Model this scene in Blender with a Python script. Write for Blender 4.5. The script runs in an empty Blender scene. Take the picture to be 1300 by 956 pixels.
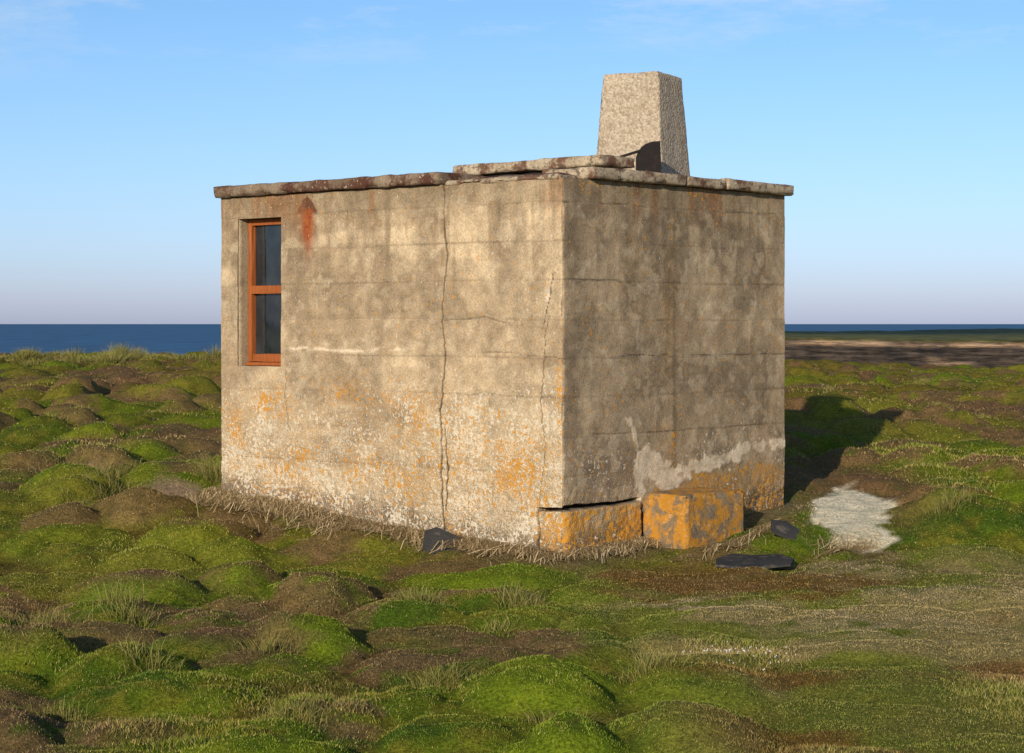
import bpy, math, numpy as np
from mathutils import Vector
rng=np.random.default_rng(7)
scene=bpy.context.scene
scene.view_settings.view_transform='Standard'; scene.view_settings.look='None'; scene.view_settings.exposure=0
H=1.6
# ---------- numpy noise ----------
def hsh(ix,iy,seed=0):
    ix=ix.astype(np.int64)&0xffffffff; iy=iy.astype(np.int64)&0xffffffff
    h=(ix*374761393+iy*668265263+seed*1442695041)&0xffffffff
    h=((h^(h>>13))*1274126177)&0xffffffff
    h=((h^(h>>16))*2246822519)&0xffffffff
    h=h^(h>>15)
    return (h&0xffffff)/float(0x1000000)
def vn(x,y,seed=0):
    x=np.asarray(x,float);y=np.asarray(y,float)
    ix=np.floor(x);iy=np.floor(y);fx=x-ix;fy=y-iy
    fx=fx*fx*(3-2*fx);fy=fy*fy*(3-2*fy)
    a=hsh(ix,iy,seed);b=hsh(ix+1,iy,seed);c=hsh(ix,iy+1,seed);d=hsh(ix+1,iy+1,seed)
    return (a*(1-fx)+b*fx)*(1-fy)+(c*(1-fx)+d*fx)*fy
def fbm(x,y,o=4,seed=0):
    s=0;a=.5;t=0
    for i in range(o):
        s=s+a*vn(x*2**i+17.3*i,y*2**i-9.1*i,seed+i);t+=a;a*=.5
    return s/t
def worley(x,y,seed=0):
    ix=np.floor(x);iy=np.floor(y)
    f1=np.full(x.shape,9.);f2=np.full(x.shape,9.);cid=np.zeros(x.shape)
    for dx in(-1,0,1):
        for dy in(-1,0,1):
            cx=ix+dx;cy=iy+dy
            px=cx+.12+.76*hsh(cx,cy,seed+1);py=cy+.12+.76*hsh(cx,cy,seed+2)
            d=np.hypot(px-x,py-y);r=hsh(cx,cy,seed+3)
            n=d<f1
            f2=np.where(n,f1,np.minimum(f2,d));cid=np.where(n,r,cid);f1=np.where(n,d,f1)
    return f1,f2,cid
def sm(a,b,x):
    t=np.clip((x-a)/(b-a),0,1);return t*t*(3-2*t)
def lerp(a,b,t): return a+(b-a)*t
def mixc(c,col,m): return c+(np.array(col)-c)*m[...,None]
# ---------- frames ----------
C=np.array([0.332,13.5]);U=np.array([-.747,.664]);U/=np.linalg.norm(U)
R=np.array([U[1],-U[0]])
L=3.444;W=2.595;ZT=2.566
def B(a,b): 
    return C[0]+U[0]*a+R[0]*b, C[1]+U[1]*a+R[1]*b
def toB(x,y):
    dx=x-C[0];dy=y-C[1];return dx*U[0]+dy*U[1],dx*R[0]+dy*R[1]
# ---------- material helpers ----------
def newmat(name):
    m=bpy.data.materials.new(name);m.use_nodes=True;nt=m.node_tree;nt.nodes.clear()
    o=nt.nodes.new('ShaderNodeOutputMaterial');p=nt.nodes.new('ShaderNodeBsdfPrincipled')
    nt.links.new(p.outputs[0],o.inputs[0]);p.inputs['Roughness'].default_value=.9
    p.inputs['Specular IOR Level'].default_value=.2
    return m,nt,p
def N(nt,t,**k):
    n=nt.nodes.new(t)
    for a,v in k.items(): setattr(n,a,v)
    return n
def noise(nt,vec,scale,detail=4,rough=.6):
    n=N(nt,'ShaderNodeTexNoise');n.inputs['Scale'].default_value=scale;n.inputs['Detail'].default_value=detail;n.inputs['Roughness'].default_value=rough
    if vec is not None: nt.links.new(vec,n.inputs['Vector'])
    return n.outputs['Fac']
def mrange(nt,v,a,b,c,d):
    n=N(nt,'ShaderNodeMapRange');nt.links.new(v,n.inputs[0])
    for i,q in enumerate((a,b,c,d)): n.inputs[i+1].default_value=q
    return n.outputs[0]
def math_(nt,op,a,b=None):
    n=N(nt,'ShaderNodeMath',operation=op)
    for i,q in enumerate((a,b)):
        if q is None: continue
        if isinstance(q,(int,float)): n.inputs[i].default_value=q
        else: nt.links.new(q,n.inputs[i])
    return n.outputs[0]
def mix(nt,f,a,b,bt='MIX'):
    n=N(nt,'ShaderNodeMix',data_type='RGBA',blend_type=bt)
    for i,q in ((0,f),(6,a),(7,b)):
        if isinstance(q,(int,float)): n.inputs[i].default_value=q
        elif isinstance(q,tuple): n.inputs[i].default_value=(*q,1)
        else: nt.links.new(q,n.inputs[i])
    return n.outputs[2]
def bump(nt,p,h,strength,dist):
    b=N(nt,'ShaderNodeBump');b.inputs['Strength'].default_value=strength;b.inputs['Distance'].default_value=dist
    nt.links.new(h,b.inputs['Height']);nt.links.new(b.outputs[0],p.inputs['Normal'])
def coord(nt): return N(nt,'ShaderNodeTexCoord').outputs['Object']
def attr(nt,name):
    n=N(nt,'ShaderNodeAttribute');n.attribute_name=name;return n
def mkmesh(name,V,F,mat,smooth=True,parent=None,cols=None):
    me=bpy.data.meshes.new(name)
    V=np.asarray(V,np.float32);F=np.asarray(F,np.int32)
    k=F.shape[1]
    me.vertices.add(len(V));me.vertices.foreach_set('co',V.ravel())
    me.loops.add(F.size);me.loops.foreach_set('vertex_index',F.ravel())
    me.polygons.add(len(F));me.polygons.foreach_set('loop_start',np.arange(0,F.size,k,dtype=np.int32))
    try: me.polygons.foreach_set('loop_total',np.full(len(F),k,np.int32))
    except Exception: pass
    me.polygons.foreach_set('use_smooth',np.full(len(F),smooth))
    me.update(calc_edges=True);me.validate()
    for n,c in (cols or {}).items():
        at=me.color_attributes.new(n,'FLOAT_COLOR','POINT')
        c4=np.ones((len(V),4),np.float32);c4[:,:c.shape[1]]=c
        at.data.foreach_set('color',c4.ravel())
    ob=bpy.data.objects.new(name,me);scene.collection.objects.link(ob)
    if mat: me.materials.append(mat)
    if parent: ob.parent=parent
    return ob
def gridF(nr,nc):
    i=np.arange(nr*nc).reshape(nr,nc)
    return np.stack([i[:-1,:-1],i[:-1,1:],i[1:,1:],i[1:,:-1]],-1).reshape(-1,4)

# ---------- terrain ----------
PITS=((-2.72,16.2,.45,.60,.17),(-3.75,17.6,.26,.45,.15),(-4.9,18.6,.3,.3,.10))
def base(x,y):
    z=np.interp(y,[-60,6,11.5,13.3,14.6,16,20,26,34,39,44],[-.1,-.06,-.03,0,.12,.26,.44,.66,.88,.97,.97])
    z=z+ .12*(fbm(x*.25,y*.25,2,40)-.5)*sm(15.5,20,y)
    edge=np.where(x<2,40+1.5*np.sin(x*.9),46+.25*np.clip(x,0,30))
    z=z-sm(0,1,(y-edge)/14)*9 - sm(0,1,(y-edge-10)/10)*12
    z=z-.36*sm(1,8,x)*sm(22,42,y)-.026*np.clip(x-7,0,200)*sm(20,40,y)
    z=z+.16*np.exp(-(((x-3.35)/.5)**2+((y-15.0)/.5)**2))+.10*np.exp(-(((x-1.95)/.28)**2+((y-14.2)/.3)**2))
    t=np.exp(-((((x-2.6)/.50)**2+((y-15.3)/1.5)**2))**2)
    z=z+(.10+.050*(y-14)-z)*t
    return z
def flatmask(x,y):
    m=sm(.2,1.2,x+.15*(y-10))*sm(13.8,12.6,y)*.75
    m=np.maximum(m,np.exp(-((((x-2.5)/.5)**2+((y-15.2)/1.5)**2))**2))
    a,b=toB(x,y)
    d=np.hypot(np.maximum(np.maximum(-a,a-L),0),np.maximum(np.maximum(-b,b-W),0))
    m=np.maximum(m,sm(.55,.1,d))
    return np.clip(m,0,1),d
def mounds(x,y):
    wx=x+.6*(fbm(x*1.0,y*1.0,3,3)-.5);wy=y+.6*(fbm(x*1.0+50,y*1.0,3,5)-.5)
    s=1/.66
    f1,f2,cid=worley(wx*s,wy*s*.85,11)
    dome=sm(0,.55,f2-f1)*.40+.60*np.clip(1-(f1/.8)**2,0,1)
    g1,g2,c2=worley(wx*3.3,wy*3.1,31)
    d2=sm(0,.4,g2-g1)*.5+.5*np.clip(1-(g1/.8)**2,0,1)
    amp=.30+1.05*fbm(x*.45,y*.45,2,77)
    return dome,d2,cid,c2,amp
def ground_z(x,y):
    x=np.asarray(x,float);y=np.asarray(y,float)
    fm,d=flatmask(x,y);dome,d2,cid,c2,amp=mounds(x,y)
    h=(.160*dome*amp*(.35+1.1*cid)+.030*d2)*(1-.85*fm)+.012*fbm(x*9,y*9,3,9)+.03*fbm(x*2,y*2,2,19)
    h=h-.075*(1-fm)
    for cx,cy,rx,ry,dp in PITS: h=h-dp*np.exp(-((((x-cx)/rx)**2+((y-cy)/ry)**2))**2)
    return base(x,y)+h
def ground_col(x,y):
    fm,d=flatmask(x,y);dome,d2,cid,c2,amp=mounds(x,y)
    n1=fbm(x*.6,y*.6,3,101);n2=fbm(x*2.2,y*2.2,4,103);n3=fbm(x*7,y*7,3,105);n4=fbm(x*.35,y*.22,3,107)
    c=np.zeros(x.shape+(3,));c[...]=(.105,.135,.012)
    c=mixc(c,(.050,.095,.010),sm(.38,.62,n2)*.75)
    c=mixc(c,(.18,.155,.022),sm(.5,.7,n3)*.6)
    c=mixc(c,(.135,.185,.012),sm(.55,.85,cid)*.6)
    c=mixc(c,(.19,.155,.03),sm(.48,.64,n4)*.55)
    far=sm(15,28,y)
    c=mixc(c,(.17,.14,.022),far*.6*sm(.3,.6,n2))
    c=mixc(c,(.12,.065,.02),far*.45*sm(.50,.62,fbm(x*.7,y*.5,3,109)))
    red=sm(.76,.82,hsh(np.floor(cid*9973),np.floor(cid*131),5))
    red=red*sm(.15,.5,dome)*sm(.3,.5,n2)
    rp=0
    for cx,cy,rx,ry in ((-1.55,10.6,.42,.42),(-3.9,17.9,.7,.7),(-3.2,19.6,1.2,.5),(-.85,12.3,.25,.3),(-2.2,12.2,.4,.3),(-6.2,30,1.5,1.6),(6.2,24,1.0,1.2),(-2.4,9.9,.25,.3)):
        rp=np.maximum(rp,np.exp(-((((x-cx)/rx)**2+((y-cy)/ry)**2))**2))
    rn=sm(.60,.66,fbm(x*.95+3,y*.8,4,111))*(1-.7*fm)
    red=np.clip(np.maximum.reduce([red*.7,rp*(.5+.7*n2),rn*.8*sm(.3,.55,n3+.1)]),0,1)
    c=mixc(c,(.175,.088,.062),red*.85)
    c=mixc(c,(.085,.050,.018),sm(.35,.05,dome)*.6*(1-fm))  # crevices between mounds browner, hummock shading mixed into the colour
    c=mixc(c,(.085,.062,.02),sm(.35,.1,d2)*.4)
    w=sm(0.1,1.1,x+.1*(y-10))*sm(13.9,12.9,y)
    c=mixc(c,(.15,.15,.03),w*.7)
    c=mixc(c,(.24,.185,.08),w*sm(.47,.62,fbm(x*1.6,y*1.6,4,201))*.85)
    c=mixc(c,(.14,.068,.022),w*sm(.50,.64,fbm(x*1.1+9,y*1.5,4,203))*.8)
    bare=0
    for cx,cy,rx,ry,wt in ((1.1,11.6,.45,.4,.8),(1.9,10.9,.6,.7,.6),(2.6,12.0,.8,.4,.5),(2.2,13.2,.6,.5,.6)):
        bare=np.maximum(bare,wt*np.exp(-(((x-cx)/rx)**2+((y-cy)/ry)**2)))
    c=mixc(c,(.32,.245,.14),np.clip(bare*sm(.38,.6,n3)*1.2,0,1))
    e=np.exp(-((((x-2.8)/.6)**2+((y-16.6)/1.9)**2))**2)
    c=mixc(c,(.17,.10,.05),e*.9*sm(.2,.5,n3+.1))
    near=sm(.4,.12,d+.2*(n2-.5))
    c=mixc(c,(.17,.13,.07),near*.9)
    pit=0
    for cx,cy,rx,ry,dp in PITS: pit=np.maximum(pit,np.exp(-((((x-cx)/rx)**2+((y-cy)/ry)**2))**2))
    c=mixc(c,(.22,.155,.11),sm(.3,.7,pit+.5*(n3-.5)))
    sx=x-.13*(y-14.85)
    sand=np.exp(-((((sx-2.50)/.30)**2+((y-15.1)/1.35)**2))**2)
    sand=sm(.35,.62,sand+sm(0,.25,sand)*(1.5*(n2-.5)+.7*(n3-.5)))
    c=mixc(c,(.88,.78,.62),sand*(.8+.4*(n3-.3)).clip(0,1))
    veg=1-np.clip(np.maximum.reduce([sand*1.0,bare*.8,near*.75,e*.9,red*.35,sm(.3,.7,pit)]),0,1)
    return c,veg
def axis(lo,hi,fine,glo,ghi,k):
    mid=list(np.arange(lo,hi,fine));s=fine;v=hi;up=[]
    while v<ghi: up.append(v);s*=k;v+=s
    s=fine;v=lo;dn=[]
    while v>glo: s*=k;v-=s;dn.append(v)
    return np.array(dn[::-1]+mid+up+[ghi])
xs=axis(-9.5,12,.045,-500,500,1.10)
ys=[5.0]
while ys[-1]<52: ys.append(ys[-1]+max(.03,.0042*ys[-1]))
ys=np.array(list(np.linspace(-120,4.9,60))+ys+list(np.linspace(53,110,40)))
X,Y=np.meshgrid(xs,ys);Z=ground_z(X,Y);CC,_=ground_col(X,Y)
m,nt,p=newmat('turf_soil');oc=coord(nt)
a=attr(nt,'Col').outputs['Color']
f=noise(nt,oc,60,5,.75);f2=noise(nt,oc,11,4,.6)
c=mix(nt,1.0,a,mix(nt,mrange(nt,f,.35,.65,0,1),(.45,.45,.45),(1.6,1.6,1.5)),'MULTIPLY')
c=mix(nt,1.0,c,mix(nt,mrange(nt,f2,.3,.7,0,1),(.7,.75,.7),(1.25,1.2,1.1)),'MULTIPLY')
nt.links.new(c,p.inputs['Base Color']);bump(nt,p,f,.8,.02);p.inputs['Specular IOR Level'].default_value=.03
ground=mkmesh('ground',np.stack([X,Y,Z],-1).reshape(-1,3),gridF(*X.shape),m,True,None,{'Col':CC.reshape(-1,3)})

# ---------- blades ----------
mg,nt,p=newmat('grass_blade');a=attr(nt,'Col').outputs['Color'];nt.links.new(a,p.inputs['Base Color'])
p.inputs['Roughness'].default_value=.6;p.inputs['Specular IOR Level'].default_value=.15
def inside_hut(x,y,pad=0.):
    a_,b_=toB(x,y);return (a_>-pad)&(a_<L+pad)&(b_>-pad)&(b_<W+pad)
def turf(n,y0,y1,hmin,hmax,w):
    y=y0+(y1-y0)*rng.random(n);x=(rng.random(n)*2-1)*(.30*y+.8)
    keep=~inside_hut(x,y,.02);x=x[keep];y=y[keep]
    c,veg=ground_col(x,y);k=rng.random(len(x))<veg
    x=x[k];y=y[k];c=c[k];n=len(x);z=ground_z(x,y)
    lng=sm(.58,.74,fbm(x*.8,y*.8,3,301))
    th=rng.random(n)*2*np.pi;h=(hmin+(hmax-hmin)*rng.random(n))*(.6+1.4*lng);ln=rng.normal(0,.6,(n,2))*h[:,None]
    wx=np.cos(th)*w/2;wy=np.sin(th)*w/2
    P0=np.stack([x-wx,y-wy,z-.005],-1);P1=np.stack([x+wx,y+wy,z-.005],-1);P2=np.stack([x+ln[:,0],y+ln[:,1],z+h],-1)
    V=np.stack([P0,P1,P2],1).reshape(-1,3)
    v=(.75+.8*rng.random((n,1)));c=c*v*1.2
    dry=rng.random(n)<(.08+.15*lng);c[dry]=np.array([.32,.25,.09])*v[dry]
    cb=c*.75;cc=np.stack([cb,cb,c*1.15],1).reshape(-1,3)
    return V,cc
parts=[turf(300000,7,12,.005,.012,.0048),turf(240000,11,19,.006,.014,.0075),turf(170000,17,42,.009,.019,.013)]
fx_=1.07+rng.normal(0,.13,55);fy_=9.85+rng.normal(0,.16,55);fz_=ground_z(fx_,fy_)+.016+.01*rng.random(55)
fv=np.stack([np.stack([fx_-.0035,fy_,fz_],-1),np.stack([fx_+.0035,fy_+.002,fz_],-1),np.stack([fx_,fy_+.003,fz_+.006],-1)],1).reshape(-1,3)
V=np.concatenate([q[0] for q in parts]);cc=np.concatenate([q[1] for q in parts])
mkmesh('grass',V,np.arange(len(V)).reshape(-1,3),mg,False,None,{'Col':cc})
mkmesh('white_flowers',fv,np.arange(len(fv)).reshape(-1,3),mg,False,None,{'Col':np.full((len(fv),3),.6)})
def blades(x,y,z,h,w,lean,col,seg=3):
    n=len(x);th=rng.random(n)*2*np.pi
    wx=np.cos(th)*w;wy=np.sin(th)*w
    Vs=[];Cs=[]
    for i in range(seg+1):
        t=i/seg;q=t*t
        px=x+lean[:,0]*q*h;py=y+lean[:,1]*q*h;pz=z+h*(t-.35*q*np.hypot(lean[:,0],lean[:,1]))
        ww=(1-t)**.7*.5
        Vs.append(np.stack([px-wx*ww,py-wy*ww,pz],-1));Vs.append(np.stack([px+wx*ww,py+wy*ww,pz],-1))
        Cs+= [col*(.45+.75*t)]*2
    V=np.stack(Vs,1).reshape(-1,3);Cc=np.stack(Cs,1).reshape(-1,3)
    k=2*(seg+1);b0=(np.arange(n)*k)[:,None]
    F=np.concatenate([b0+np.array([[2*i,2*i+1,2*i+3,2*i+2]]) for i in range(seg)],0)
    return V,F,Cc
tl=[(-2.17,11.3,.16,1),(-2.05,11.0,.14,1),(-2.53,10.7,.16,1),(-2.4,10.9,.13,1),(-1.13,10.7,.12,1),(.02,11.75,.14,1),(.08,11.6,.12,1),(-.54,11.75,.13,1),(-.48,11.6,.11,1),(-.33,9.4,.12,1),(-1.68,9.4,.13,1),(-1.2,10.2,.11,1),
(.7,9.6,.11,1),(.62,9.3,.1,1),(3.1,14.7,.16,1),(3.25,14.9,.14,1),(-3.15,16.4,.16,1.4),(-3.2,16.0,.14,1.2),(-2.45,17.0,.25,1.5),(-2.3,16.9,.25,1.4),(-2.5,17.3,.2,1),(-3.3,17.3,.15,1),(-3.5,17.3,.15,1),(-3.95,17.5,.15,1),(-3.9,18.0,.15,1),
(-1.9,8.6,.11,1),(-.9,8.5,.11,1),(.2,8.4,.10,1)]
for i in range(60):
    xx=-10.5+rng.random()*7;yy=35+rng.random()*4;tl.append((xx,yy,(.06+.2*rng.random())*(1.3 if -8.6<xx<-6.5 or xx>-6 else .6),1.6))
for i in range(55):
    yy=9+rng.random()**.7*22;xx=(rng.random()*2-1)*.3*yy
    if xx>.3 and yy<14: continue
    tl.append((xx,yy,.04+.05*rng.random(),1))
VV=[];FF=[];CL=[];off=0
for cx,cy,h0,sp in tl:
    n=int(200*sp);r=.05*sp+.02
    x=cx+rng.normal(0,r,n);y=cy+rng.normal(0,r,n)
    if inside_hut(np.array([cx]),np.array([cy]),.1)[0]: continue
    z=ground_z(x,y)-.01;h=h0*(.3+.8*rng.random(n));w=.0042 if cy<20 else .011
    lean=np.stack([(x-cx)/r*.35,(y-cy)/r*.35],-1)+rng.normal(0,.4,(n,2))
    t=rng.random((n,1));col=np.array([.13,.15,.020])*(1-t)+np.array([.32,.26,.09])*t
    v,f_,c_=blades(x,y,z,h,w,lean,col);VV.append(v);FF.append(f_+off);CL.append(c_);off+=len(v)
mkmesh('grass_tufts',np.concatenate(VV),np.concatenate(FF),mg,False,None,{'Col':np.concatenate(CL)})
# straw at wall base
VV=[];FF=[];CL=[];off=0
def straw(x,y,n_ang,ln,hh):
    n=len(x);th=n_ang;dx=np.cos(th)*ln/2;dy=np.sin(th)*ln/2;w=.0022
    nx=-np.sin(th)*w;ny=np.cos(th)*w
    ps=[]
    for t in(-1,-.3,.4,1):
        px=x+dx*t+rng.normal(0,.006,n);py=y+dy*t+rng.normal(0,.006,n);pz=ground_z(px,py)+hh*(.3+.7*rng.random(n))*(1-.5*t*t)+.004
        ps+= [np.stack([px-nx,py-ny,pz],-1),np.stack([px+nx,py+ny,pz+.002],-1)]
    V=np.stack(ps,1).reshape(-1,3);b0=(np.arange(n)*8)[:,None]
    F=np.concatenate([b0+np.array([[2*i,2*i+1,2*i+3,2*i+2]]) for i in range(3)],0)
    t=rng.random((n,1));col=np.array([.34,.25,.12])*(1-t)+np.array([.58,.45,.27])*t
    return V,F,np.repeat(col,8,0)
def addstraw(n,fa,fb,ln,hh):
    global off
    a_=fa(n);b_=fb(n);x,y=B(a_,b_);ang=rng.normal(math.atan2(U[1],U[0]),.7,n)
    v,f_,c_=straw(x,y,ang,ln*(.5+rng.random(n)),hh);VV.append(v);FF.append(f_+off);CL.append(c_);off+=len(v)
addstraw(3800,lambda n:rng.random(n)*3.6-.1,lambda n:-.03-np.abs(rng.normal(0,.10,n)),.16,.035)
addstraw(900,lambda n:.9+rng.normal(0,.35,n),lambda n:-.05-np.abs(rng.normal(0,.12,n)),.2,.07)
addstraw(1200,lambda n:2.9+rng.normal(0,.35,n),lambda n:-.05-np.abs(rng.normal(0,.16,n)),.2,.09)
addstraw(900,lambda n:1.9+rng.normal(0,.35,n),lambda n:-.1-np.abs(rng.normal(0,.18,n)),.2,.05)
addstraw(1200,lambda n:-.03-np.abs(rng.normal(0,.08,n)),lambda n:.45+rng.normal(0,.22,n),.16,.06)
addstraw(500,lambda n:-.55-np.abs(rng.normal(0,.06,n)),lambda n:1.2+rng.normal(0,.3,n),.16,.03)
addstraw(300,lambda n:-1.2+rng.normal(0,.08,n),lambda n:1.6+rng.normal(0,.15,n),.14,.04)
mkmesh('dry_straw',np.concatenate(VV),np.concatenate(FF),mg,False,None,{'Col':np.concatenate(CL)})

# ---------- HUT ----------
WA0,WA1,WZ0,WZ1=2.757,3.25,1.278,2.40
hut=bpy.data.objects.new('concrete_hut',None);scene.collection.objects.link(hut)
def srange():
    pts=[];s=-L
    while s<W:
        pts.append(s)
        d=.009
        if -1.14<s<-1.02 or -.25<s<-.16: d=.003
        if abs(s)<.03: d=.003
        s+=d
    pts=np.array(pts+[W])
    for v in(-WA0,-WA1): pts[np.argmin(abs(pts-v))]=v
    return pts
S=srange();ZZ=np.concatenate([np.arange(-.35,.30,.01),np.arange(.30,.42,.004),np.arange(.42,ZT,.007),[ZT]])
for v in(WZ0,WZ1): ZZ[np.argmin(abs(ZZ-v))]=v
s,z=np.meshgrid(S,ZZ)
rc=.014
fx=np.clip((s+rc*1.5)/(3*rc),0,1)*math.pi/2
nl=-R;nr=-U
n=np.cos(fx)[...,None]*nl+np.sin(fx)[...,None]*nr
px=C[0]+np.where(s<0,-s*U[0],s*R[0]);py=C[1]+np.where(s<0,-s*U[1],s*R[1])
chipc=sm(.55,.75,fbm(z*6,z*0,4,59))
rr=-rc*(.5+1.2*chipc)*np.exp(-(s/(rc*.9))**2)
left=s<0
board=.26;zb=z+.022*(fbm(s*1.2,z*0,3,61)-.5)-.07
bi=np.floor(zb/board);bf=zb-bi*board
D=rr+.005*(hsh(bi,np.where(left,0,7)+np.floor((s+9+.7*hsh(bi,bi*0,4))/1.3),8)-.5)
line=np.exp(-(np.minimum(bf,board-bf)/.007)**2)*sm(.38,.62,fbm(s*3.5,bi*7.7,4,63))*np.where(left,.75,.9)
D=D-.003*line+.008*(fbm(s*2.2,z*2.2,4,65)-.5)+.004*(fbm(s*14,z*14,3,67)-.5)
rough=np.where(left,sm(1.35,.45,z+.5*(fbm(s*1.5,z*1.5,3,69)-.5)),sm(.55,.3,z+.3*(fbm(s*1.5,z*1.5,3,69)-.5)))
D=D+rough*.008*(fbm(s*30,z*30,3,71)-.5)*2-rough*.003
crk=np.zeros_like(s)
def crack(path,w,depth=.02,seed=0,jit=.012,vert=True,dark=1.):
    global D,crk
    P=np.array(path,float)
    if vert:
        o=np.argsort(P[:,1]);P=P[o];c0=np.interp(z,P[:,1],P[:,0])+jit*2.4*(fbm(z*5,z*0+seed,4,seed)-.5)+jit*.7*(vn(z*45,z*0,seed+9)-.5)
        d=np.abs(s-c0);inr=sm(P[0,1]-.01,P[0,1]+.02,z)*sm(P[-1,1]+.01,P[-1,1]-.02,z)
        ww=w*(.25+1.2*vn(z*5,z*0+3,seed+4))
    else:
        o=np.argsort(P[:,0]);P=P[o];c0=np.interp(s,P[:,0],P[:,1])+jit*2.4*(fbm(s*6,s*0+seed,4,seed)-.5)
        d=np.abs(z-c0);inr=sm(P[0,0]-.01,P[0,0]+.02,s)*sm(P[-1,0]+.01,P[-1,0]-.02,s)
        ww=w*(.3+vn(s*5,s*0+3,seed+4));inr=inr*sm(.3,.5,fbm(s*4,s*0,2,seed+6))
    k=sm(ww,ww*.4,d)*inr
    D=D-depth*k;crk=np.maximum(crk,k*dark)
crack([(-1.085,2.6),(-1.05,2.05),(-1.10,1.7),(-1.06,1.4),(-1.11,1.0),(-1.085,-.2)],.009,.03,21,.016)
crack([(-1.085,.9),(-1.04,.6),(-1.07,.3)],.010,.02,25)
crack([(-.115,1.66),(-.15,1.5),(-.18,1.1),(-.16,.8),(-.2,.5),(-.2,.36)],.005,.006,33,.02,dark=.6)
crack([(-.02,1.96),(-.08,1.93),(-.12,1.75),(-.15,1.6)],.010,.012,35)
crack([(-2.7,1.3),(-2.72,1.05),(-2.65,.8)],.005,.004,38,.03,dark=.5)
crack([(-1.08,1.62),(-.7,1.64),(-.45,1.60)],.006,.004,41,.014,False,dark=.5)
crack([(-1.07,1.40),(-.6,1.41),(0,1.37)],.005,.003,43,.010,False,dark=.5)
crack([(0,2.4),(.5,2.415),(1.2,2.4),(2.5,2.42)],.004,.006,45,.006,False,dark=.5)
crack([(0,1.37),(1,1.385),(2.59,1.37)],.0055,.003,47,.008,False,dark=.6)
crack([(0,1.9),(1,1.885),(1.5,1.9)],.0055,.003,49,.008,False,dark=.6)
crack([(.2,.86),(1.2,.85),(2.4,.86)],.005,.003,53,.008,False,dark=.5)
# plinth
pl=sm(-.215,-.205,s)*sm(.83,.81,s)*sm(.365,.352,z-.02*s)
D=D+pl*(.012+.018*sm(-.01,.05,s)+.016*(fbm(s*6,z*6,3,81)-.5))
gp=sm(-.235,-.2,s)*sm(.84,.80,s)*sm(.022,.010,np.abs(z-(.372+.006*np.sin(s*9)+.02*s+.02*(fbm(s*9,s*0,3,82)-.5)))*(1+.8*np.clip(s,0,1))*np.where(s<0,1.5,1))
D=D-.07*gp;crk=np.maximum(crk,gp)
vg=np.exp(-((s+.212+.03*(fbm(z*9,z*0,3,83)-.5))/.011)**2)*sm(.38,.34,z);D=D-.05*vg;crk=np.maximum(crk,vg)
lg=sm(-1.15,-.95,s)*sm(-.23,-.26,s)*sm(.10,.06,z+.05*(fbm(s*5,s*0,3,84)-.5)+.04*s*-1-.04)
D=D+.03*lg
def seg(p,q):
    p=np.array(p);q=np.array(q);v=q-p;t=np.clip(((s-p[0])*v[0]+(z-p[1])*v[1])/(v@v),0,1)
    return np.hypot(s-p[0]-t*v[0],z-p[1]-t*v[1])
dm=np.minimum.reduce([seg((.72,.94),(.84,.66))-.02,seg((.88,.64),(1.2,.50))-.11,seg((.83,.6),(.85,.36))-.04,seg((1.15,.54),(1.75,.60))-.06,seg((1.75,.60),(2.05,.68))-.05,seg((2.0,.68),(2.6,.70))-.045])
dm=dm+.12*(fbm(s*5,z*5,3,87)-.5)+.09*(fbm(s*22,z*22,3,88)-.5)
mort=sm(.014,-.014,dm)*(s>0);D=D+.004*mort*(.5+.8*fbm(s*14,z*14,3,89))
# base colours
n1=fbm(s*1.1,z*1.1,4,91);n2=fbm(s*3.2,z*3.2,4,93);n3=fbm(s*11,z*11,3,95);st=fbm(s*5,z*.7,3,97);hs=fbm(s*.8,z*4.5,3,99);st2=fbm(s*16,z*1.3,3,98)
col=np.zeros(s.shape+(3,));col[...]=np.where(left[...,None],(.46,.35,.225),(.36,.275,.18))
col=mixc(col,(.28,.21,.135),sm(.42,.66,n1)*.65)
col=mixc(col,(.30,.225,.145),sm(.45,.7,n2)*.55)
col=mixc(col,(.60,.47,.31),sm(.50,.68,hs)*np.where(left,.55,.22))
col=mixc(col,(.18,.135,.09),sm(.46,.68,st)*sm(.6,2.5,z)*.6)
col=mixc(col,(.21,.15,.09),sm(.48,.66,st2)*sm(1.2,2.5,z)*.55)
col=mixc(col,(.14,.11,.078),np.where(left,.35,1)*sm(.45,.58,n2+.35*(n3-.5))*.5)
col=mixc(col,(.52,.42,.29),sm(.54,.68,n3)*.4)
bt=hsh(bi,np.where(left,0,5)+bi*0,12);col*= (.94+.12*bt)[...,None]
col=mixc(col,(.38,.31,.21),rough*.45*left)
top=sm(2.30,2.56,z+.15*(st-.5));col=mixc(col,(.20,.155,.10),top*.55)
col=mixc(col,(.15,.11,.07),line*.55)
col=mixc(col,(.20,.13,.06),np.exp(-((s-1.15)/.07)**2)*sm(.38,.6,fbm(s*8,z*1.2,3,111))*.6)
col=mixc(col,(.13,.10,.06),np.exp(-((s-1.22)/.025)**2)*sm(.45,.62,fbm(s*14,z*1.5,3,112))*.6)
wl=np.exp(-((z-(1.41+.01*np.sin(s*7)))/.013)**2)*sm(-2.75,-2.6,s)*sm(-1.35,-1.45,s)*sm(.40,.52,fbm(s*12,z*30,4,113))
col=mixc(col,(.66,.54,.40),wl*.85);D=D+.003*wl
wv=np.exp(-((s+.13+.04*(fbm(z*9,z*0,2,35)-.5))/.02)**2)*sm(1.55,1.65,z)*sm(1.95,1.85,z)*sm(.4,.55,n3);col=mixc(col,(.6,.52,.42),wv*.8)
s0=-2.47
tri=sm(0,.02,(.02+.75*(2.55-z))-np.abs(s-s0)+.07*(n3-.5))*sm(2.41,2.44,z+.05*(n3-.5))
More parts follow.
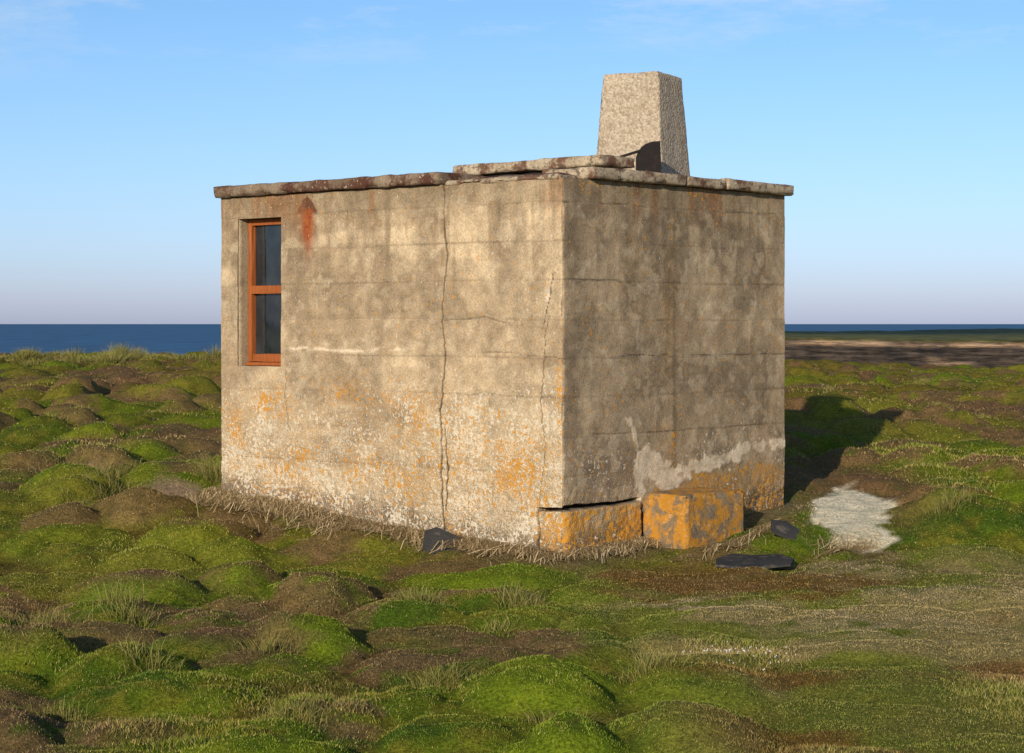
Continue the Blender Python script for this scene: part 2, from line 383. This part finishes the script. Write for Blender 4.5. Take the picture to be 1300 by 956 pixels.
col=mixc(col,(.085,.026,.016),tri*.9)
run=np.exp(-((s-s0+.0)/.065)**2)*sm(1.98,2.36,z)*sm(2.47,2.42,z)*sm(.25,.55,fbm(s*22,z*2.5,3,121));col=mixc(col,(.25,.065,.02),np.clip(run*1.4,0,1))
run=np.exp(-((s+2.62)/.03)**2)*sm(2.2,2.4,z)*sm(.3,.6,fbm(s*22,z*2.5,3,123));col=mixc(col,(.25,.12,.05),run*.6)
run=sm(.54,.70,fbm(s*9,z*.9,3,125))*sm(2.2,2.5,z);col=mixc(col,(.22,.10,.045),run*.6)
col=mixc(col,(.36,.28,.17),pl*.7)
rlow=sm(.62,.52,z+.1*(n2-.5))*(s>1.0)
col=mixc(col,(.25,.165,.08),rlow*.7)
col=mixc(col,(.64,.52,.38),mort*(.8+.4*(n3-.5)))
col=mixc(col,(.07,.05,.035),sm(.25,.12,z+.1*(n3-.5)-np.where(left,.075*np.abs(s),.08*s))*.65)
col=mixc(col,(.012,.010,.008),crk)
org=np.zeros_like(s)
for cs,cz,rs,rz,wt in ((-.45,.62,.55,.36,1.05),(-.25,.45,.3,.25,1.),(-2.9,.95,.45,.25,.9),(-1.9,1.05,.7,.25,.8),(-1.3,.9,.5,.35,.85),(-2.6,.55,.8,.4,.8),(-3.3,.8,.2,.6,.85),(-.1,.2,.2,.25,1.),(-.02,1.0,.05,.8,.95),(-1.5,.6,1.8,.7,.7)):
    org=np.maximum(org,wt*np.exp(-((s-cs)/rs)**2-((z-cz)/rz)**2)*left)
org=np.maximum(org,.85*rlow*(1-mort)+1.1*pl*(s>0)+.65*pl*(s<0));org=np.maximum(org,.55*sm(2.3,2.56,z)*(~left)*sm(.4,.6,n2));org=np.maximum(org,.7*np.exp(-((s-1.15)/.2)**2)*sm(1.6,.5,z)*(s>0))
org=np.maximum(org,np.where(left,.25,.35))*(1-.7*mort)
wh=np.where(left,np.clip(sm(1.6,.75,z+.5*(n1-.5))*.9,0,1),.15+.4*sm(1.1,.5,z))
wh=np.where(left,np.maximum(wh,.2),wh)
msk=np.stack([org*(1-crk),wh*(1-crk),np.where(left,rough,rough*.6)],-1)
pos=np.stack([px+n[...,0]*D,py+n[...,1]*D,z],-1)
F=gridF(*s.shape);sc=s.reshape(-1)[F].mean(1);zc=z.reshape(-1)[F].mean(1)
F=F[~((sc<-WA0)&(sc>-WA1)&(zc>WZ0)&(zc<WZ1))]
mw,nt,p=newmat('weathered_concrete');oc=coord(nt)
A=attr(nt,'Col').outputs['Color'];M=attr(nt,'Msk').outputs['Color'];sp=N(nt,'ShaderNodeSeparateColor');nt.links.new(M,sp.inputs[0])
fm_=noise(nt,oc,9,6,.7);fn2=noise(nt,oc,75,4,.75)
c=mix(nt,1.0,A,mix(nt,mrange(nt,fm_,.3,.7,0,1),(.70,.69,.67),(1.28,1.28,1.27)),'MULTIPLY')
c=mix(nt,1.0,c,mix(nt,mrange(nt,fn2,.32,.68,0,1),(.66,.65,.64),(1.32,1.31,1.29)),'MULTIPLY')
c=mix(nt,mrange(nt,fn2,.61,.69,0,.5),c,(.12,.09,.055))
def flecks(scale,maskout,off,T=.70,K=.24,soft=.03):
    ad=N(nt,'ShaderNodeVectorMath',operation='ADD');nt.links.new(oc,ad.inputs[0]);ad.inputs[1].default_value=(off,off*2,1)
    n_=noise(nt,ad.outputs[0],scale,3,.55);big=noise(nt,ad.outputs[0],3.5,4,.65)
    g=math_(nt,'MULTIPLY',maskout,mrange(nt,big,.35,.65,.25,1.25))
    d=math_(nt,'SUBTRACT',math_(nt,'ADD',n_,math_(nt,'MULTIPLY',g,K)),T)
    return mrange(nt,d,0,soft,0,1)
w1=flecks(38,sp.outputs[1],3.3,.73);w2=flecks(80,sp.outputs[1],8.3,.73)
o1=flecks(32,sp.outputs[0],5.1,.715,.23);o2=flecks(75,sp.outputs[0],1.7,.70,.23)
c=mix(nt,math_(nt,'MULTIPLY',w1,.8),c,(.62,.55,.43));c=mix(nt,math_(nt,'MULTIPLY',w2,.6),c,(.58,.51,.39))
c=mix(nt,math_(nt,'MULTIPLY',o2,.75),c,(.48,.22,.03));c=mix(nt,math_(nt,'MULTIPLY',o1,.88),c,mix(nt,fn2,(.40,.16,.015),(.62,.31,.04)))
nt.links.new(c,p.inputs['Base Color'])
peb=N(nt,'ShaderNodeTexVoronoi');peb.inputs['Scale'].default_value=75;nt.links.new(oc,peb.inputs['Vector'])
hgt=math_(nt,'ADD',fn2,math_(nt,'MULTIPLY',math_(nt,'MULTIPLY',peb.outputs['Distance'],sp.outputs[2]),-1.2))
bump(nt,p,hgt,.65,.010)
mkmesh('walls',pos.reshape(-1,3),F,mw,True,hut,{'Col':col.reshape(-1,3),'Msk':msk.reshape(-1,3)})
def concrete(name,ca,cb,cl=None,lsc=8,lth=(.55,.62),agg=0.,lich2=None,bs=.6,l2th=(.56,.63)):
    m,nt,p=newmat(name);oc=coord(nt)
    c=mix(nt,mrange(nt,noise(nt,oc,3.5,5,.65),.35,.65,0,1),ca,cb)
    fine=noise(nt,oc,60,5,.75)
    c=mix(nt,1.0,c,mix(nt,mrange(nt,fine,.3,.7,0,1),(.6,.6,.6),(1.35,1.33,1.3)),'MULTIPLY')
    h=fine
    if agg:
        v=N(nt,'ShaderNodeTexVoronoi');v.inputs['Scale'].default_value=agg;nt.links.new(oc,v.inputs['Vector'])
        s3=N(nt,'ShaderNodeSeparateColor');nt.links.new(v.outputs['Color'],s3.inputs[0])
        c=mix(nt,mrange(nt,s3.outputs[0],.6,.75,0,.4),c,(.24,.175,.12));c=mix(nt,mrange(nt,s3.outputs[1],.6,.75,0,.4),c,(.60,.53,.42))
        h=math_(nt,'ADD',h,math_(nt,'MULTIPLY',v.outputs['Distance'],-1.0))
    if cl: c=mix(nt,mrange(nt,noise(nt,oc,lsc,6,.7),*lth,0,.9),c,cl)
    if lich2: c=mix(nt,mrange(nt,noise(nt,oc,20,6,.75),*l2th,0,.85),c,lich2)
    nt.links.new(c,p.inputs['Base Color']);bump(nt,p,h,bs,.012);return m
m_slab=concrete('slab_concrete',(.26,.20,.14),(.15,.105,.07),(.075,.026,.016),5,(.44,.52),lich2=(.48,.41,.30),l2th=(.58,.66))
m_slab2=concrete('slab_concrete_light',(.46,.38,.27),(.30,.235,.16),(.12,.05,.028),6,(.50,.58),lich2=(.08,.06,.045),l2th=(.54,.61))
m_rev=concrete('reveal_concrete',(.40,.31,.20),(.30,.23,.15),(.2,.15,.1),6,(.58,.66))
m_block=concrete('lichen_concrete',(.25,.19,.12),(.17,.125,.08),(.50,.22,.018),10,(.45,.54),lich2=(.46,.38,.24),l2th=(.58,.65),bs=.9)
m_pil=concrete('aggregate_concrete',(.46,.375,.275),(.39,.315,.23),(.19,.13,.085),5,(.60,.78),agg=55,bs=.8,lich2=(.40,.20,.05),l2th=(.67,.70))
m_dark=newmat('dark_shade')[0];m_dark.node_tree.nodes['Principled BSDF'].inputs['Base Color'].default_value=(.02,.018,.015,1)  # near-black colour in place of shade, for the roof gap and interior
def roughbox(name,a0,a1,b0,b1,z0,z1,mat,step=.03,amp=.01,parent=None,seed=1,rnd=.008,rot=None,top=1.0,tilt=(0,0),smooth=True,chipk=3.):
    la,lb,lz=a1-a0,b1-b0,z1-z0
    na,nb,nz=[max(2,int(q/step)) for q in(la,lb,lz)]
    na=min(na,160);nb=min(nb,120)
    V=[];idx={};F=[]
    def vid(i,j,k):
        key=(i,j,k)
        if key not in idx: idx[key]=len(V);V.append(key)
        return idx[key]
    for i in range(na):
        for j in range(nb):
            F.append([vid(i,j,nz),vid(i,j+1,nz),vid(i+1,j+1,nz),vid(i+1,j,nz)]);F.append([vid(i,j,0),vid(i+1,j,0),vid(i+1,j+1,0),vid(i,j+1,0)])
    for i in range(na):
        for k in range(nz):
            F.append([vid(i,0,k),vid(i,0,k+1),vid(i+1,0,k+1),vid(i+1,0,k)]);F.append([vid(i,nb,k),vid(i+1,nb,k),vid(i+1,nb,k+1),vid(i,nb,k+1)])
    for j in range(nb):
        for k in range(nz):
            F.append([vid(0,j,k),vid(0,j+1,k),vid(0,j+1,k+1),vid(0,j,k+1)]);F.append([vid(na,j,k),vid(na,j,k+1),vid(na,j+1,k+1),vid(na,j+1,k)])
    K=np.array(V,float);t=K/np.array([na,nb,nz])
    sz=np.array([la,lb,lz]);P=(t-.5)*sz
    e=(np.abs(np.abs(t-.5)-.5)<1e-6)
    ne=e.sum(1);dirn=np.sign(P)*e;
    P=P-dirn*(rnd*np.where(ne>=2,1.0,0))[:,None]
    q=P+np.array([a0,b0,z0])
    chip=sm(.55,.8,fbm(q[:,0]*9+q[:,2]*5,q[:,1]*9+q[:,2]*7,3,seed+50))*rnd*chipk
    P=P-dirn*(chip*(ne>=2))[:,None]
    for ax in range(3):
        P[:,ax]+=dirn[:,ax]*amp*2*(fbm(q[:,(ax+1)%3]*8+ax*31+q[:,ax]*3,q[:,(ax+2)%3]*8,4,seed+ax)-.5)
    sc_=1-(1-top)*t[:,2:3];P[:,:2]*=sc_
    P[:,2]+=tilt[0]*P[:,0]+tilt[1]*P[:,1]
    if rot is None: u,r=U,R
    else: u=np.array([-math.cos(rot),math.sin(rot)]);r=np.array([u[1],-u[0]])
    cx,cy=B((a0+a1)/2,(b0+b1)/2)
    out=np.stack([cx+P[:,0]*u[0]+P[:,1]*r[0],cy+P[:,0]*u[1]+P[:,1]*r[1],P[:,2]+(z0+z1)/2],-1)
    ob=mkmesh(name,out,np.array(F),mat,smooth,parent)
    return ob
roughbox('back_wall_1',L-.16,L-.004,.17,W-.004,-.3,ZT-.002,m_slab2,.1,.003,hut,3)
roughbox('back_wall_2',.17,L-.17,W-.17,W-.006,-.3,ZT-.002,m_slab2,.1,.003,hut,4)
roughbox('inner_shade_lining',.12,2.70,.12,.16,-.3,ZT-.01,m_dark,.3,.0,hut,4)  # near-black panels inside the walls, interior darkness painted on
roughbox('inner_shade_lining_2',.12,.16,.17,W-.2,-.3,ZT-.01,m_dark,.3,.0,hut,4)
roughbox('window_reveal_left',WA1,WA1+.16,.012,.24,WZ0-.1,WZ1+.1,m_rev,.03,.002,hut,5,.001)
roughbox('window_reveal_right',WA0-.06,WA0,.012,.24,WZ0-.1,WZ1+.1,m_rev,.03,.002,hut,6,.001)
roughbox('window_lintel',WA0+.003,WA1-.003,.012,.24,WZ1,WZ1+.12,m_rev,.03,.002,hut,7,.001)
roughbox('window_sill',WA0+.003,WA1-.003,.012,.24,WZ0-.12,WZ0,m_rev,.03,.002,hut,8,.001)
mwd,nt,p=newmat('stained_wood');oc=coord(nt)
mp=N(nt,'ShaderNodeMapping');mp.inputs['Scale'].default_value=(60,60,5);nt.links.new(oc,mp.inputs[0])
nn=noise(nt,mp.outputs[0],1,5,.7);nt.links.new(mix(nt,mrange(nt,nn,.3,.7,0,1),(.20,.055,.016),(.36,.11,.03)),p.inputs['Base Color']);p.inputs['Roughness'].default_value=.5
mgl,nt,p=newmat('window_glass');oc=coord(nt);nt.links.new(mix(nt,mrange(nt,noise(nt,oc,5,3,.5),.4,.7,0,1),(.012,.016,.02),(.03,.036,.042)),p.inputs['Base Color']);p.inputs['Roughness'].default_value=.04;p.inputs['Specular IOR Level'].default_value=.75
def wbox(name,a0,a1,z0,z1,b0,b1,mat):
    return roughbox(name,a0,a1,b0,b1,z0,z1,mat,.2,.0,hut,9,.002,smooth=False)
ZM=1.862;fb0,fb1=.098,.17;fw=.042
wbox('window_stile_left',WA1-fw-.005,WA1-.003,WZ0+.03,WZ1-.002,fb0,fb1,mwd)
wbox('window_stile_right',WA0+.003,WA0+fw+.02,WZ0+.03,WZ1-.002,fb0,fb1,mwd)
wbox('window_top_rail',WA0+fw+.02,WA1-fw-.005,WZ1-.05,WZ1-.002,fb0+.002,fb1,mwd)
wbox('window_mid_rail',WA0+fw+.02,WA1-fw-.005,ZM-.035,ZM+.03,fb0-.008,fb1,mwd)
wbox('window_bottom_rail',WA0+fw+.02,WA1-fw-.005,WZ0+.03,WZ0+.095,fb0+.002,fb1,mwd)
wbox('window_cill_board',WA0+.004,WA1-.004,WZ0+.002,WZ0+.03,fb0-.03,fb1,mwd)
wbox('window_glass',WA0+fw+.01,WA1-fw,WZ0+.06,WZ1-.03,.14,.146,mgl)
# roof
roughbox('roof_slab',1.09,3.475,-.06,W+.05,ZT+.004,ZT+.088,m_slab,.020,.008,hut,11,.004)
roughbox('roof_infill',.12,1.07,.10,W-.1,ZT-.03,ZT+.045,m_slab,.04,.008,hut,12,.006)
roughbox('wall_head',.03,1.07,-.012,.42,ZT-.01,ZT+.025,m_slab2,.02,.008,hut,14,.005)
roughbox('roof_slab_raised',.02,1.40,.42,.80,ZT+.10,ZT+.175,m_slab2,.018,.007,hut,13,.004,tilt=(-.006,0))
roughbox('roof_gap_shade',.08,1.3,.47,.75,ZT+.046,ZT+.099,m_dark,.1,.004,hut,15)  # support block fills the gap under the slab, its shade painted near-black
roughbox('roof_edge_slab_1',-.06,.40,.25,1.29,ZT+.004,ZT+.084,m_slab2,.018,.007,hut,16,.004)
roughbox('roof_edge_slab_2',-.055,.40,1.305,1.77,ZT+.004,ZT+.076,m_slab2,.018,.007,hut,17,.004,tilt=(0,-.01))
roughbox('roof_edge_slab_3',-.06,1.07,1.785,W+.05,ZT+.004,ZT+.080,m_slab2,.018,.007,hut,18,.004,tilt=(0,-.012))
pa,pb=toB(.965,15.12)
roughbox('roof_pillar',pa-.277,pa+.277,pb-.277,pb+.277,ZT+.05,H+1.83,m_pil,.018,.006,hut,19,.005,rot=math.radians(27.7),top=.80)
mm,nt,p=newmat('rusty_dark_metal');oc=coord(nt);nt.links.new(mix(nt,mrange(nt,noise(nt,oc,12,5,.7),.5,.7,0,1),(.016,.013,.012),(.045,.024,.016)),p.inputs['Base Color']);p.inputs['Roughness'].default_value=.7
def plate(name,outline,thick,origin,ux,uz,nrm,parent=None,bend=0,mat=None):
    o=np.array(outline,float);n_=len(o);V=[]
    for sgn in(0,1):
        for x_,z_ in o: V.append(np.array(origin)+np.array(ux)*x_+np.array(uz)*z_+np.array(nrm)*(thick*sgn+bend*(x_**2)))
    me=bpy.data.meshes.new(name);F=[list(range(n_)),list(range(2*n_-1,n_-1,-1))]+[[i,i+n_,(i+1)%n_+n_,(i+1)%n_] for i in range(n_)]
    me.from_pydata([tuple(v) for v in V],[],F);me.materials.append(mat or mm);ob=bpy.data.objects.new(name,me);scene.collection.objects.link(ob)
    if parent: ob.parent=parent
    return ob
ox,oy=.875,14.36
plate('flue_cowl',[(0,0),(.0,.12),(.015,.16),(.04,.195),(.075,.22),(.12,.235),(.175,.24),(.185,.0)],.02,(ox,oy,ZT+.08),(.96,.28,0),(0,0,1),(-.28,.96,0),hut)
plate('flue_cowl_strap',[(0,0),(.16,.05),(.16,.07),(.0,.02)],.006,(ox-.13,oy-.05,ZT+.185),(.93,.3,0),(0,0,1),(-.3,.93,0),hut)
roughbox('step_block',-.406,-.02,.824,1.504,-.15,.435,m_block,.016,.014,hut,23,.010)
mst=concrete('slate_stone',(.030,.030,.032),(.05,.048,.046),(.12,.10,.075),9,(.56,.64))
def slab_piece(name,x,y,outline,th,tilt):
    z_=float(ground_z(np.array([x]),np.array([y]))[0])+.02
    nz=Vector(tilt).normalized();ux=Vector((1,0,0));ux=(ux-nz*ux.dot(nz)).normalized();uy=nz.cross(ux)
    return plate(name,outline,th,(x,y,z_),ux,uy,nz,mat=mst)
slab_piece('slate',-.44,13.85,[(-.17,-.07),(-.05,-.12),(.13,-.08),(.19,-.01),(.06,.10),(-.08,.15),(-.16,.09)],.02,(.25,-.6,.75))
slab_piece('slate',1.58,13.35,[(-.27,-.15),(-.02,-.24),(.22,-.12),(.27,.06),(.20,.24),(.02,.20),(-.12,.26),(-.24,.08)],.015,(.0,-.07,1))
slab_piece('slate',1.86,14.0,[(-.10,-.06),(.07,-.09),(.12,.03),(.02,.10),(-.09,.07)],.02,(.3,-.5,.8))
# ---------- far cliff ----------
cx_=np.linspace(-6,260,900)
rows=[(0,-14),(2,-8),(3,-4),(3.6,-2.6),(4.4,-2.0),(4.8,-1.7),(5.2,-1.4),(5.7,-1.15),(5.75,-.95),(6.4,-.80),(6.45,-.62),(6.9,-.50),(6.95,-.32),(7.4,-.2),(7.6,-.02),(8.4,.16),(9.0,.40),(11,.46),(40,.5),(150,.72),(155,-14)]
Xc=[];Yc=[];Zc=[];Cc=[]
for dy,zz in rows:
    nz_=fbm(cx_*.08,cx_*0+dy*.02,4,401)*16-6+ (fbm(cx_*.5,cx_*0+dy*.3,3,403)-.5)*2.5
    y_=150+nz_+dy-.12*(cx_-20)
    if dy>20: y_=np.full_like(cx_,150.)+dy
    z_=np.full_like(cx_,zz)+(.5*(fbm(cx_*.06,cx_*0+1,3,405)-.5)+.15*(fbm(cx_*.6,cx_*0+dy,2,407)-.5) if zz>-10 else 0)
    z_=z_-sm(8,-6,cx_)*14
    Xc.append(cx_);Yc.append(y_);Zc.append(z_)
    nn_=fbm(cx_*.4,cx_*0+dy*2,3,409)[:,None]
    dk=sm(.25,.45,fbm(cx_*.12,cx_*0+5+dy*.3,3,411)+.008*(cx_-32))[:,None]
    if zz<-.1: c0=lerp(np.array([.30,.20,.12]),np.array([.085,.066,.052]),dk)*(.35+1.3*nn_)
    elif zz<.3: c0=lerp(np.array([.48,.32,.19]),np.array([.26,.17,.105]),sm(.3,.7,nn_))
    else: c0=np.array([.13,.13,.022])*(.6+.8*nn_)
    Cc.append(c0)
Xc=np.array(Xc);Yc=np.array(Yc);Zc=np.array(Zc);Cc=np.array(Cc)
m,nt,p=newmat('cliff_rock');oc=coord(nt);a=attr(nt,'Col').outputs['Color']
mp=N(nt,'ShaderNodeMapping');mp.inputs['Scale'].default_value=(.3,.3,4);nt.links.new(oc,mp.inputs[0])
f=noise(nt,mp.outputs[0],1.5,6,.7)
c=mix(nt,1.0,a,mix(nt,mrange(nt,f,.38,.62,0,1),(.35,.34,.33),(1.4,1.35,1.3)),'MULTIPLY')
nt.links.new(c,p.inputs['Base Color']);bump(nt,p,f,.9,.7)
mkmesh('sea_cliff',np.stack([Xc,Yc,Zc],-1).reshape(-1,3),gridF(*Xc.shape),m,True,None,{'Col':Cc.reshape(-1,3)})
# ---------- sea ----------
m,nt,p=newmat('sea_water');oc=coord(nt);mp=N(nt,'ShaderNodeMapping');mp.inputs['Scale'].default_value=(.03,.006,1);nt.links.new(oc,mp.inputs[0])
f=noise(nt,mp.outputs[0],1.0,8,.75)
nt.links.new(mix(nt,mrange(nt,f,.4,.6,0,1),(.012,.060,.135),(.030,.115,.23)),p.inputs['Base Color']);p.inputs['Roughness'].default_value=.55;p.inputs['Specular IOR Level'].default_value=.12
S_=90000
mkmesh('sea',[(-S_,-S_,-14),(S_,-S_,-14),(S_,S_,-14),(-S_,S_,-14)],[[0,1,2,3]],m,False)
# ---------- light ----------
EL=math.radians(15.5);d=np.array([.30,.954]);d/=np.linalg.norm(d)
sun=bpy.data.lights.new('sun','SUN');sun.energy=5.0;sun.angle=math.radians(.5);sun.color=(1,.87,.69)
so=bpy.data.objects.new('sun',sun);scene.collection.objects.link(so)
v=Vector((d[0]*math.cos(EL),d[1]*math.cos(EL),-math.sin(EL)));so.rotation_euler=v.to_track_quat('-Z','Y').to_euler()
w=bpy.data.worlds.new('World');scene.world=w;w.use_nodes=True;nt=w.node_tree;nt.nodes.clear()
out=N(nt,'ShaderNodeOutputWorld');bg=N(nt,'ShaderNodeBackground');bg.inputs[1].default_value=.12;nt.links.new(bg.outputs[0],out.inputs[0])
sk=N(nt,'ShaderNodeTexSky',sky_type='NISHITA');sk.sun_disc=False;sk.sun_elevation=EL;sk.sun_rotation=math.atan2(-d[0],-d[1]);sk.air_density=1.;sk.dust_density=.6;sk.ozone_density=2.
tc=N(nt,'ShaderNodeTexCoord').outputs['Generated'];se=N(nt,'ShaderNodeSeparateXYZ');nt.links.new(tc,se.inputs[0])
rp=N(nt,'ShaderNodeValToRGB');nt.links.new(mrange(nt,se.outputs[2],0,.4,0,1),rp.inputs[0])
E=rp.color_ramp.elements;E[0].position=0;E[0].color=(.80,.93,1.80,1);E[1].position=1;E[1].color=(.62,.80,1.0,1)
for ps,cc_ in((.08,(.76,.94,1.64)),(.20,(.72,.92,1.38)),(.38,(.66,.89,1.24))):
    e=E.new(ps);e.color=(*cc_,1)
c=mix(nt,1.0,sk.outputs[0],rp.outputs[0],'MULTIPLY')
mp=N(nt,'ShaderNodeMapping');mp.inputs['Scale'].default_value=(5,5,22);mp.inputs['Rotation'].default_value=(0,.15,0);mp.inputs['Location'].default_value=(.4,0,.3);nt.links.new(tc,mp.inputs[0])
cl=noise(nt,mp.outputs[0],2.0,8,.65)
cm=math_(nt,'MULTIPLY',mrange(nt,cl,.50,.72,0,.6),mrange(nt,se.outputs[2],.11,.155,0,1))
c=mix(nt,cm,c,(5.8,6.5,7.3));nt.links.new(c,bg.inputs[0])
cam=bpy.data.cameras.new('camera');co=bpy.data.objects.new('camera',cam);scene.collection.objects.link(co);scene.camera=co
cam.lens=72;cam.sensor_width=36;cam.shift_y=-67/1300;cam.clip_end=300000;cam.clip_start=.1
co.location=(0,0,H);co.rotation_euler=(math.radians(90),0,0)
